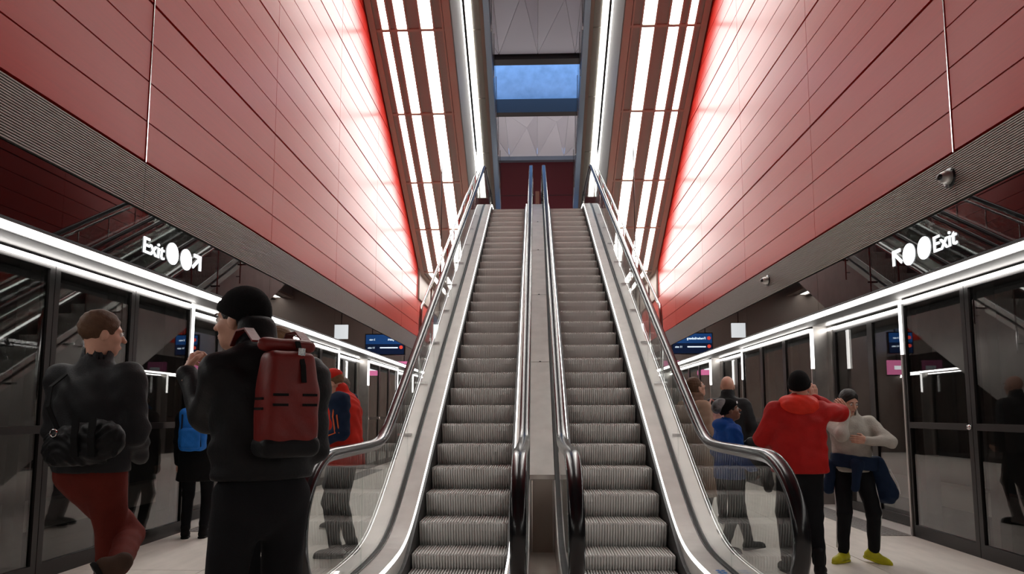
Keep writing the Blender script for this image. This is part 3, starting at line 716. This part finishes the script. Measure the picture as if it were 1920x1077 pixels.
    tro = smesh('trousers', f_tr, lo, hi, .0155, g('trouser_m'), root, k)
    if g('stripe_m'):
        for sd, sg in (('L', -1), ('R', 1)):
            pts = [J['hi' + sd] + (sg * .097 * tw, 0, -.02), (J['hi' + sd] + J['kn' + sd]) / 2 + (sg * .088 * tw, 0, 0), J['kn' + sd] + (sg * .073 * tw, 0, 0), J['an' + sd] + (sg * .058 * tw, 0, .05)]
            mb = MB().tube([tuple(np3(p) * k) for p in pts], .006 * k, 6); mesh('side_stripe', mb.V, mb.F, g('stripe_m'), tro, True)
    for sd, sg in (('L', -1), ('R', 1)):
        fr = pose.get('foot' + sd, (-sg * 8, 0)); RF = rotm(math.radians(fr[0]), math.radians(fr[1])); a0 = J['an' + sd]
        fl_ = lambda P: (P - a0) @ RF
        tall = g('boot', 0.0)
        def f_sh(P):
            Q = fl_(P); a = union([cone(Q, (0, -.045, -.045), (0, .03, -.04), .040, .043), cone(Q, (0, .03, -.042), (.0, .135, -.058), .043, .036), cone(Q, (0, .11, -.058), (0, .165, -.064), .038, .026), cone(Q, (0, -.02, -.03), (0, -.012, .03 + tall), .044, .047)], .025)
            return smax(a, -.078 - Q[:, 2], .006)
        def f_so(P):
            Q = fl_(P); Q2 = Q.copy(); Q2[:, 2] = -.075; a = union([cone(Q2, (0, -.045, -.075), (0, .05, -.075), .043, .045), cone(Q2, (0, .05, -.075), (0, .165, -.075), .047, .030)], .02)
            return smax(a, np.abs(Q[:, 2] + .0785) - .0125, .004)
        s1 = smesh('shoe', f_sh, a0 - .25, a0 + (.25, .25, .18), .0095, g('shoe_m', 'sole_black'), root, k)
        smesh('sole', f_so, a0 - .25, a0 + .25, .0085, g('sole_m', 'sole_black'), s1, k)
    # --- top
    hem = g('hem', .86); jf = g('bulk', 1.0)
    def torso(P):
        a = union([cone(P, J['pel'] + (0, 0, -.03), J['chest'] * .5 + J['pel'] * .5, .182 * jf * fat, .176 * jf * fat, .74), cone(P, J['chest'] * .5 + J['pel'] * .5, J['chest'] + (0, 0, .02), .176 * jf * fat, .188 * jf * fat, .70),
                   cone(P, J['chest'] + (0, 0, .02), J['neck'] + (0, 0, -.04), .18 * jf, .075, .72), cone(P, J['neck'] + (0, 0, -.05), J['shL'] + (0, 0, -.012), .062, .066 * jf), cone(P, J['neck'] + (0, 0, -.05), J['shR'] + (0, 0, -.012), .062, .066 * jf)], .05)
        if hem < J['pel'][2] - .06: a = smin(a, cone(P, J['pel'], (J['pel'][0], J['pel'][1], hem - .05), .185 * jf * fat, (.19 + .10 * (J['pel'][2] - hem)) * jf * fat, .80), .04)
        return a
    def arm(P, sd): return union([cone(P, J['sh' + sd], J['el' + sd], .078 * jf, .062 * jf), cone(P, J['el' + sd], J['wr' + sd] - (J['wr' + sd] - J['el' + sd]) * .04, .061 * jf, .044 * jf)], .03)
    def neck_cut(P): return -cone(P, J['neck'] + (0, .0, -.02), J['neck'] + (hc - J['neck']) * .8, .060, .068)
    two = g('sleeve_m')
    def f_top(P):
        a = torso(P)
        if not two: a = np.minimum(smin(a, arm(P, 'L'), .035), smin(a, arm(P, 'R'), .035))
        a = a + wr(P, g('fold', .004), .8, .5)
        col = g('collar', .03)
        if col: a = smin(a, cone(P, J['neck'] + (0, -.005, -.02), J['neck'] + (0, .005, col), .088, .080, .95), .02)
        if g('hood'): a = smin(a, ell(P, J['neck'] + (0, -.085, -.01), (.145, .085, .075)), .03); 
        a = smax(a, hem - P[:, 2], .012); return smax(a, neck_cut(P), .006)
    pts = [J[q] for q in ('pel', 'chest', 'neck', 'shL', 'shR')] + ([] if two else [J[q] for q in ('elL', 'elR', 'wrL', 'wrR')])
    lo, hi = bounds(pts, .16); lo[:2] -= .07; hi[:2] += .07; lo[2] = min(hem - .03, lo[2]); hi[2] = max(hi[2], J['neck'][2] + .12)
    top = smesh(g('top_name', 'jacket'), f_top, lo, hi, .0145, g('top_m'), root, k)
    if g('hood_m'):
        smesh('hood', lambda P: smax(union([ell(P, J['neck'] + (0, -.085, -.025), (.155, .105, .095)), cone(P, J['neck'] + (-.09, -.01, -.01), J['neck'] + (.09, -.01, -.01), .075, .075)], .05) + wr(P, .003), neck_cut(P), .01), J['neck'] - .27, J['neck'] + .2, .012, g('hood_m'), top, k)
    if two:
        for sd in 'LR':
            f = lambda P, sd=sd: smin(arm(P, sd), ell(P, J['sh' + sd], (.085 * jf, .085 * jf, .09 * jf)), .03) + wr(P, g('fold', .004), .8, .5) - .004
            lo, hi = bounds([J['sh' + sd], J['el' + sd], J['wr' + sd]], .13); sl = smesh('sleeve', f, lo, hi, .0125, two, top, k)
            if g('sleeve_stripe'):
                for o_ in (-.018, .018):
                    p3 = [J['sh' + sd] + (0, o_ + .02, .075), (J['sh' + sd] + J['el' + sd]) / 2 + ((-.075 if sd == 'L' else .075) * jf, o_ + .03, .01), J['el' + sd] + ((-.064 if sd == 'L' else .064) * jf, o_ + .02, 0), (J['el' + sd] + J['wr' + sd]) / 2 + ((-.056 if sd == 'L' else .056) * jf, o_, .012), J['wr' + sd] + ((-.045 if sd == 'L' else .045) * jf, o_ * .6, .01)]
                    mb = MB().tube([tuple(p * k) for p in p3], .007 * k, 6); mesh('sleeve_stripe', mb.V, mb.F, g('sleeve_stripe'), sl, True)
    return root, J, k, R
fab('hair_dark', (.018, .014, .012), .5, .5, 160, .3); fab('hair_brown', (.10, .052, .030), .55, .5, 160, .3); fab('hair_blond', (.20, .115, .060), .55, .5, 160, .3); fab('hair_grey', (.16, .13, .11), .55, .5, 160, .3)
fab('black_cloth', (.012, .012, .013)); fab('black_shell', (.014, .014, .016), .55, .2, 90); fab('charcoal', (.030, .030, .033), .6, .25, 120); fab('burgundy', (.125, .018, .012)); fab('black_jeans', (.013, .013, .016)); fab('navy', (.012, .024, .055))
fab('red_jersey', (.62, .030, .018), .8, .2, 150); fab('red_shell', (.44, .014, .012), .6, .25, 110); fab('red_bright', (.72, .035, .018), .6, .2, 110); fab('cap_red', (.60, .022, .012), .7)
fab('blue_shell', (.008, .070, .33), .6, .3, 90); fab('blue_pack', (.02, .18, .62), .55, .3, 90); fab('pack_red', (.17, .014, .011), .45, .15, 60); fab('brown_coat', (.070, .042, .030)); fab('beige_coat', (.42, .285, .205)); fab('off_white', (.48, .45, .40), .85, .3, 90)
fab('grey_jeans', (.13, .135, .145)); fab('yellow_shoe', (.62, .58, .02), .45, .3, 120); fab('knit_black', (.009, .009, .010), .95, .6, 260); fab('knit_white', (.55, .55, .55), .95, .6, 260); fab('knit_mix', (.22, .22, .23), .95, .6, 260, .9); fab('white_trim', (.7, .7, .7)); fab('orange_trim', (.75, .16, .06)); fab('scarf', (.20, .12, .085)); fab('floral', (.55, .30, .27), .8, .2, 40, .5); fab('track_black', (.010, .010, .013), .7)
def W(x, y, z): return ('w', x, y, z)
def strap(par, pts, m='black_cloth', wd=.018, nm='strap'):
    mb = MB().tube(pts, 1, prof=[(-wd, -.004), (wd, -.004), (wd, .004), (-wd, .004)]); return mesh(nm, mb.V, mb.F, m, par)

# man in burgundy trousers, seen from behind, one foot lifted
p, J, k, R = person('man in black jacket and burgundy trousers walking with one foot lifted', (-2.62, 4.0), 1.90, -8,
    dict(head=(.015, .0, 1.665), hrot=(-38, -4, 0), shL=(-.20, -.01, 1.425), shR=(.20, -.01, 1.425), neck=(0, -.01, 1.50), handL=None, handR=None, wrL=(-.13, .18, .99), wrR=(.13, .2, 1.0), elhL=(-1, -.9, -.2), elhR=(.7, -1, -.2), anR=(.02, .06, .09), anL=W(-2.28, 3.74, .53), footL=(-40, -62), footR=(-6, 0), knhL=(-.35, 1, -.1)),
    dict(hair='hair_brown', hair_m='hair_brown', trouser_m='burgundy', top_m='charcoal', hem=.93, bulk=1.10, fat=1.0, leg=1.06, collar=.05, shoe_m='brown_coat', fold=.006))
b = thing('waist_bag', (-2.50, 3.72, 1.04), math.radians(-8), 'crumpled glossy black bag slung at the back of man in burgundy trousers', 'bag')
smesh('pouch', lambda P: smax(union([ell(P, (-.02, 0, .13), (.19, .075, .11)), ell(P, (.12, 0, .17), (.13, .07, .10)), ell(P, (-.10, 0, .10), (.11, .08, .10))], .04) + wr(P * 2.0, .006, 1.0), -.0 - P[:, 2] + .02, .02), (-.27, -.12, 0), (.30, .12, .32), .0085, 'black_shell', b, 1)
mb = MB().lathe([(.020, -.006), (.026, 0), (.020, .006), (.016, 0), (.020, -.006)], (-.11, -.078, .2), 14, 'y'); mb.build('buckle_ring', 'chrome', b, True)
for x in (.02, .12): strap(b, [(x, -.075, .28), (x + .01, -.095, .18), (x, -.07, .08)], wd=.02, nm='webbing')
strap(b, [(-.14, -.02, .22), (-.20, -.03, .34), (-.25, .03, .45), (-.26, .14, .525)], wd=.012, nm='shoulder_strap')

# man in black beanie with raised hand
p, J, k, R = person('tall man in black beanie and black hooded jacket raising his hand', (-1.23, 3.0), 1.89, 42,
    dict(neck=(-.02, .065, 1.475), head=(-.05, .175, 1.63), hrot=(40, 0, 0), wrL=W(-1.67, 3.18, 1.53), elhL=(.2, .5, -1), handL=dict(dir=(.2, .5, .55), n=(1, .1, 0), curl=.65), wrR=(.18, .24, 1.12), elhR=(.1, -.5, -1), anL=(-.11, .0, .09), anR=(.11, -.06, .09)),
    dict(hat='beanie', hat_m='knit_black', hair='hair_dark', hair_len=-.05, trouser_m='black_jeans', top_m='black_shell', hem=.99, bulk=1.08, hood=True, collar=.11, leg=1.02, fold=.006))
a = math.radians(42); bx_, by_ = -1.23 + math.sin(a) * .235, 3.0 - math.cos(a) * .235
b = thing('backpack', (bx_, by_, 1.14), a, 'red roll-top backpack on the back of the man in black beanie', 'backpack')
smesh('bag_body', lambda P: rbox(P, (0, .0, .27), (.118, .082, .21), .05) + .14 * np.maximum(0, P[:, 2] - .30) + wr(P, .0025, .6), (-.22, -.17, .03), (.22, .17, .52), .010, 'pack_red', b, 1)
smesh('base', lambda P: rbox(P, (0, 0, .075), (.122, .087, .045), .04), (-.21, -.16, -.02), (.21, .16, .13), .010, 'black_shell', b, 1)
smesh('roll_top', lambda P: cone(P, (-.095, .02, .485), (.095, .02, .485), .028, .028) + wr(P, .002), (-.21, -.06, .43), (.21, .09, .57), .009, 'pack_red', b, 1)
strap(b, [(.03, -.015, .50), (.03, -.04, .46), (.03, -.078, .40), (.03, -.092, .33)], wd=.010); MB().box(.015, .045, -.062, -.045, .44, .47).build('buckle', 'chrome', b)
for x in (-.06, .06):
    for z in (.235, .275): MB().box(x - .03, x + .03, -.089, -.080, z, z + .010).build('daisy_loop', 'black_cloth', b)
for z in (.22, .26): MB().box(-.123, -.113, -.05, .03, z, z + .010).build('daisy_loop', 'black_cloth', b)
for x in (-.11, .11): strap(b, [(x, .06, .50), (x, .16, .56), (x, .26, .56), (x, .33, .50)], 'pack_red', .02, 'shoulder_strap')
# companion behind him
person('person with short brown hair and dark brown jacket standing beside curved handrail', (-1.74, 4.5), 1.87, 40,
    dict(head=(0, .03, 1.66), hrot=(10, -4, 0), wrL=(-.24, .02, .92), wrR=(.22, .1, .90)),
    dict(hair='hair_blond', hair_m='hair_blond', trouser_m='black_jeans', top_m='brown_coat', hood_m='black_cloth', hem=.88, bulk=1.08, collar=.05))
# red cap
p, J, k, R = person('person in red cap and red jersey with navy sleeves looking down', (-1.88, 6.72), 1.80, 92,
    dict(chest=(0, .02, 1.28), neck=(0, .06, 1.47), head=(0, .135, 1.585), shL=(-.175, .03, 1.40), shR=(.175, .03, 1.40), hrot=(0, -34, 0), wrL=W(-2.08, 6.55, 1.08), wrR=W(-2.12, 6.78, 1.10), elhL=(-.5, -.5, -1), elhR=(.5, -.5, -1), handL=dict(curl=.5, n=(.3, 0, 1)), handR=dict(curl=.5, n=(-.3, 0, 1)), anL=(-.08, .06, .09), anR=(.09, -.05, .09)),
    dict(hat='cap', hat_m='cap_red', hair='hair_blond', hair_m='hair_blond', hair_len=-.03, trouser_m='black_jeans', top_m='red_jersey', sleeve_m='navy', sleeve_stripe='orange_trim', top_name='jersey', hem=.83, bulk=1.13, collar=.05, leg=1.04, fold=.007))
ph = thing('phone', (-2.17, 6.66, 1.10), math.radians(72), 'dark phone held in both hands by person in red cap', 'phone')
MB().box(-.036, .036, -.005, .14, .0, .009).build('phone_case', 'rubber', ph); MB().box(-.032, .032, 0, .135, .009, .0105).build('phone_screen', 'screen_dark', ph)
# hidden person behind
person('person in dark coat and grey jeans standing behind the red cap wearer', (-2.38, 8.35), 1.76, 78, dict(hrot=(-10, -12, 0), wrL=(-.16, .26, 1.05), wrR=(.16, .26, 1.05)),
    dict(hair='hair_grey', hair_m='hair_grey', trouser_m='grey_jeans', top_m='navy', hem=.86, bulk=1.06, shoe_m='charcoal', sole_m='sole_white'))
# blue backpack
person('person in dark coat wearing a bright blue backpack by the doors', (-3.76, 7.62), 1.62, 12, dict(hrot=(0, -8, 0)),
    dict(hair='hair_dark', face=False, trouser_m='black_jeans', top_m='black_cloth', hem=.66, bulk=1.08, top_name='coat', shoe_m='black_cloth'))
a = math.radians(12); b = thing('backpack', (-3.76 + math.sin(a) * .235, 7.62 - math.cos(a) * .235, .93), a, 'bright blue hiking backpack worn over a dark coat by doors', 'backpack')
smesh('bag_body', lambda P: rbox(P, (0, 0, .24), (.135, .085, .23), .06) + wr(P, .003, .8), (-.18, -.13, -.02), (.18, .13, .52), .010, 'blue_pack', b, 1)
smesh('front_pocket', lambda P: rbox(P, (0, -.085, .15), (.10, .045, .11), .035) + wr(P, .002), (-.14, -.15, .02), (.14, -.02, .29), .010, 'blue_pack', b, 1)
MB().box(-.03, .03, -.128, -.122, .36, .375).build('logo_patch', 'white_trim', b) if False else MB().box(-.035, .035, -.094, -.084, .37, .385).build('logo_patch', 'white_trim', b)
for x in (-.09, .09): strap(b, [(x, .04, .44), (x, .12, .50), (x, .22, .52), (x, .30, .46)], 'blue_pack', .018, 'shoulder_strap'); strap(b, [(x, -.09, .40), (x, -.10, .22), (x * 1.1, -.08, .06)], 'navy', .008, 'compression_strap')
# red jacket
p, J, k, R = person('person in red hooded jacket and black beanie raising one hand', (2.19, 6.12), 1.70, -6,
    dict(head=(.03, .02, 1.615), hrot=(-20, 4, 0), shL=(-.185, -.01, 1.40), shR=(.185, -.01, 1.40), wrR=W(2.40, 6.28, 1.47), elhR=(1, -.2, -.7), handR=dict(dir=(-.05, .1, 1), n=(-.2, 1, 0), curl=.30), wrL=(-.14, .26, 1.08), elhL=(-1, -.4, -.6), anR=(.11, -.08, .09), anL=(-.12, .05, .09), footR=(-22, 0)),
    dict(hat='beanie', hat_m='knit_black', trouser_m='black_jeans', top_m='red_shell', hood_m='red_bright', hem=.865, bulk=1.17, fat=1.06, leg=1.06, boot=.08, shoe_m='black_shell', fold=.006))
# boy in off-white top
p, J, k, R = person('boy in off-white top and black track trousers covering his face', (2.85, 6.62), 1.57, 172,
    dict(head=(.02, .06, 1.61), hrot=(20, -22, 0), wrR=W(2.75, 6.46, 1.36), elhR=(.2, .6, -1), handR=dict(dir=(.5, .15, .8), n=(0, -1, 0), curl=.35), wrL=W(2.90, 6.42, 1.10), elhL=(-.9, .4, -.6), handL=dict(dir=(.9, .2, .1), n=(0, -1, 0), curl=.3), anL=(-.16, .02, .11), anR=(.13, .02, .09), footL=(55, -14), footR=(-45, 0)),
    dict(hair='hair_dark', hair_m='hair_dark', hair_len=-.05, trouser_m='track_black', stripe_m='white_trim', top_m='off_white', top_name='sweater', hem=.90, bulk=.98, leg=1.0, shoe_m='yellow_shoe', sole_m='yellow_shoe', collar=.03, fold=.006))
b = thing('tied_jacket', (2.86, 6.60, .62), math.radians(172), 'navy jacket tied round the waist of boy in off-white top', 'jacket')
smesh('waist_wrap', lambda P: np.maximum(np.abs(cone(P, (0, 0, .20), (0, 0, .34), .185, .18, .78)) - .018, np.abs(P[:, 2] - .28 - .12 * P[:, 0]) - .06) + wr(P, .004), (-.26, -.24, .12), (.26, .24, .42), .010, 'navy', b, 1)
smesh('hanging_sleeve', lambda P: cone(P, (.20, .0, .26), (.22, -.02, .04), .045, .055) + wr(P, .006), (.08, -.18, -.12), (.34, .16, .38), .011, 'navy', b, 1)
smesh('hanging_body', lambda P: cone(P, (-.20, -.03, .26), (-.27, -.02, .0), .07, .10) + wr(P, .006), (-.42, -.18, -.12), (.34, .16, .38), .011, 'navy', b, 1)
smesh('knot_sleeve', lambda P: union([cone(P, (.02, .165, .26), (.05, .175, .06), .045, .035), ell(P, (.02, .16, .27), (.06, .04, .05))], .02) + wr(P, .004), (-.10, .08, -.02), (.16, .25, .36), .009, 'navy', b, 1)
strap(b, [(-.27, .10, .22), (-.33, .09, .10), (-.36, .06, .0)], 'white_trim', .005, 'piping')
# kid in blue
p, J, k, R = person('boy in bright blue jacket and black beanie with grey slouching back', (1.84, 7.02), 1.47, -82,
    dict(head=(0, .03, 1.63), hrot=(-18, 14, 0), wrL=(-.22, .18, 1.02), wrR=(.2, .2, .95), anL=(-.07, .24, .10), anR=(.08, -.12, .09), footL=(0, 6)),
    dict(skin='skin_dark', hat='pom', hat_m='knit_black', fold_m='knit_black', hair='hair_dark', hair_m='hair_dark', trouser_m='black_jeans', top_m='blue_shell', hood=True, hem=.84, bulk=1.10, shoe_m='charcoal', fold=.006))
b = thing('jacket_bundle', (2.07, 6.90, .62), math.radians(-80), 'rumpled black jacket carried by the boy in blue', 'jacket')
smesh('folded_body', lambda P: union([ell(P, (0, 0, .36), (.12, .16, .14)), cone(P, (0, .06, .30), (.02, .10, .02), .075, .05), cone(P, (-.02, -.04, .30), (0, -.06, .14), .07, .06)], .05) + wr(P, .008, .9), (-.20, -.24, -.06), (.20, .26, .54), .011, 'black_shell', b, 1)
strap(b, [(-.10, -.08, .22), (-.11, .0, .16), (-.10, .07, .22)], 'white_trim', .004, 'piping')
# woman in beige coat
p, J, k, R = person('woman with brown hair and long beige coat looking up', (1.74, 8.05), 1.76, -62, dict(head=(0, .03, 1.62), hrot=(-8, 24, 0), wrL=(-.2, .16, 1.0), wrR=(.18, .2, 1.05)),
    dict(hair='hair_brown', hair_m='hair_brown', hair_len=-.13, trouser_m='black_jeans', top_m='beige_coat', top_name='coat', hem=.42, bulk=1.06, collar=.04, shoe_m='black_cloth'))
smesh('scarf', lambda P: np.maximum(cone(P, J['neck'] + (0, .0, -.05), J['neck'] + (0, .02, .03), .118, .105, .95) + wr(P * 1.5, .006), -cone(P, J['neck'] + (0, 0, -.02), J['head'], .06, .08)), J['neck'] - .22, J['neck'] + .2, .010, 'scarf', p, k)
b = thing('shoulder_bag', (1.94, 7.93, 1.02), math.radians(-62), 'pink and white patterned bag on the arm of woman in beige coat', 'bag')
smesh('bag_body', lambda P: rbox(P, (0, 0, .17), (.06, .10, .17), .04) + wr(P, .005), (-.11, -.15, -.02), (.11, .15, .37), .010, 'floral', b, 1)
strap(b, [(0, -.07, .33), (-.02, -.05, .44), (-.05, 0, .48), (-.02, .05, .44), (0, .07, .33)], 'floral', .012)
# bald man
person('balding man in dark grey shell jacket facing the platform doors', (2.34, 8.85), 1.80, -14, dict(hrot=(0, 2, 0), wrL=(-.22, .12, .95), wrR=(.22, .12, .95)),
    dict(hair=None, trouser_m='black_jeans', top_m='charcoal', hem=.84, bulk=1.16, collar=.07, shoe_m='black_cloth', face=True))
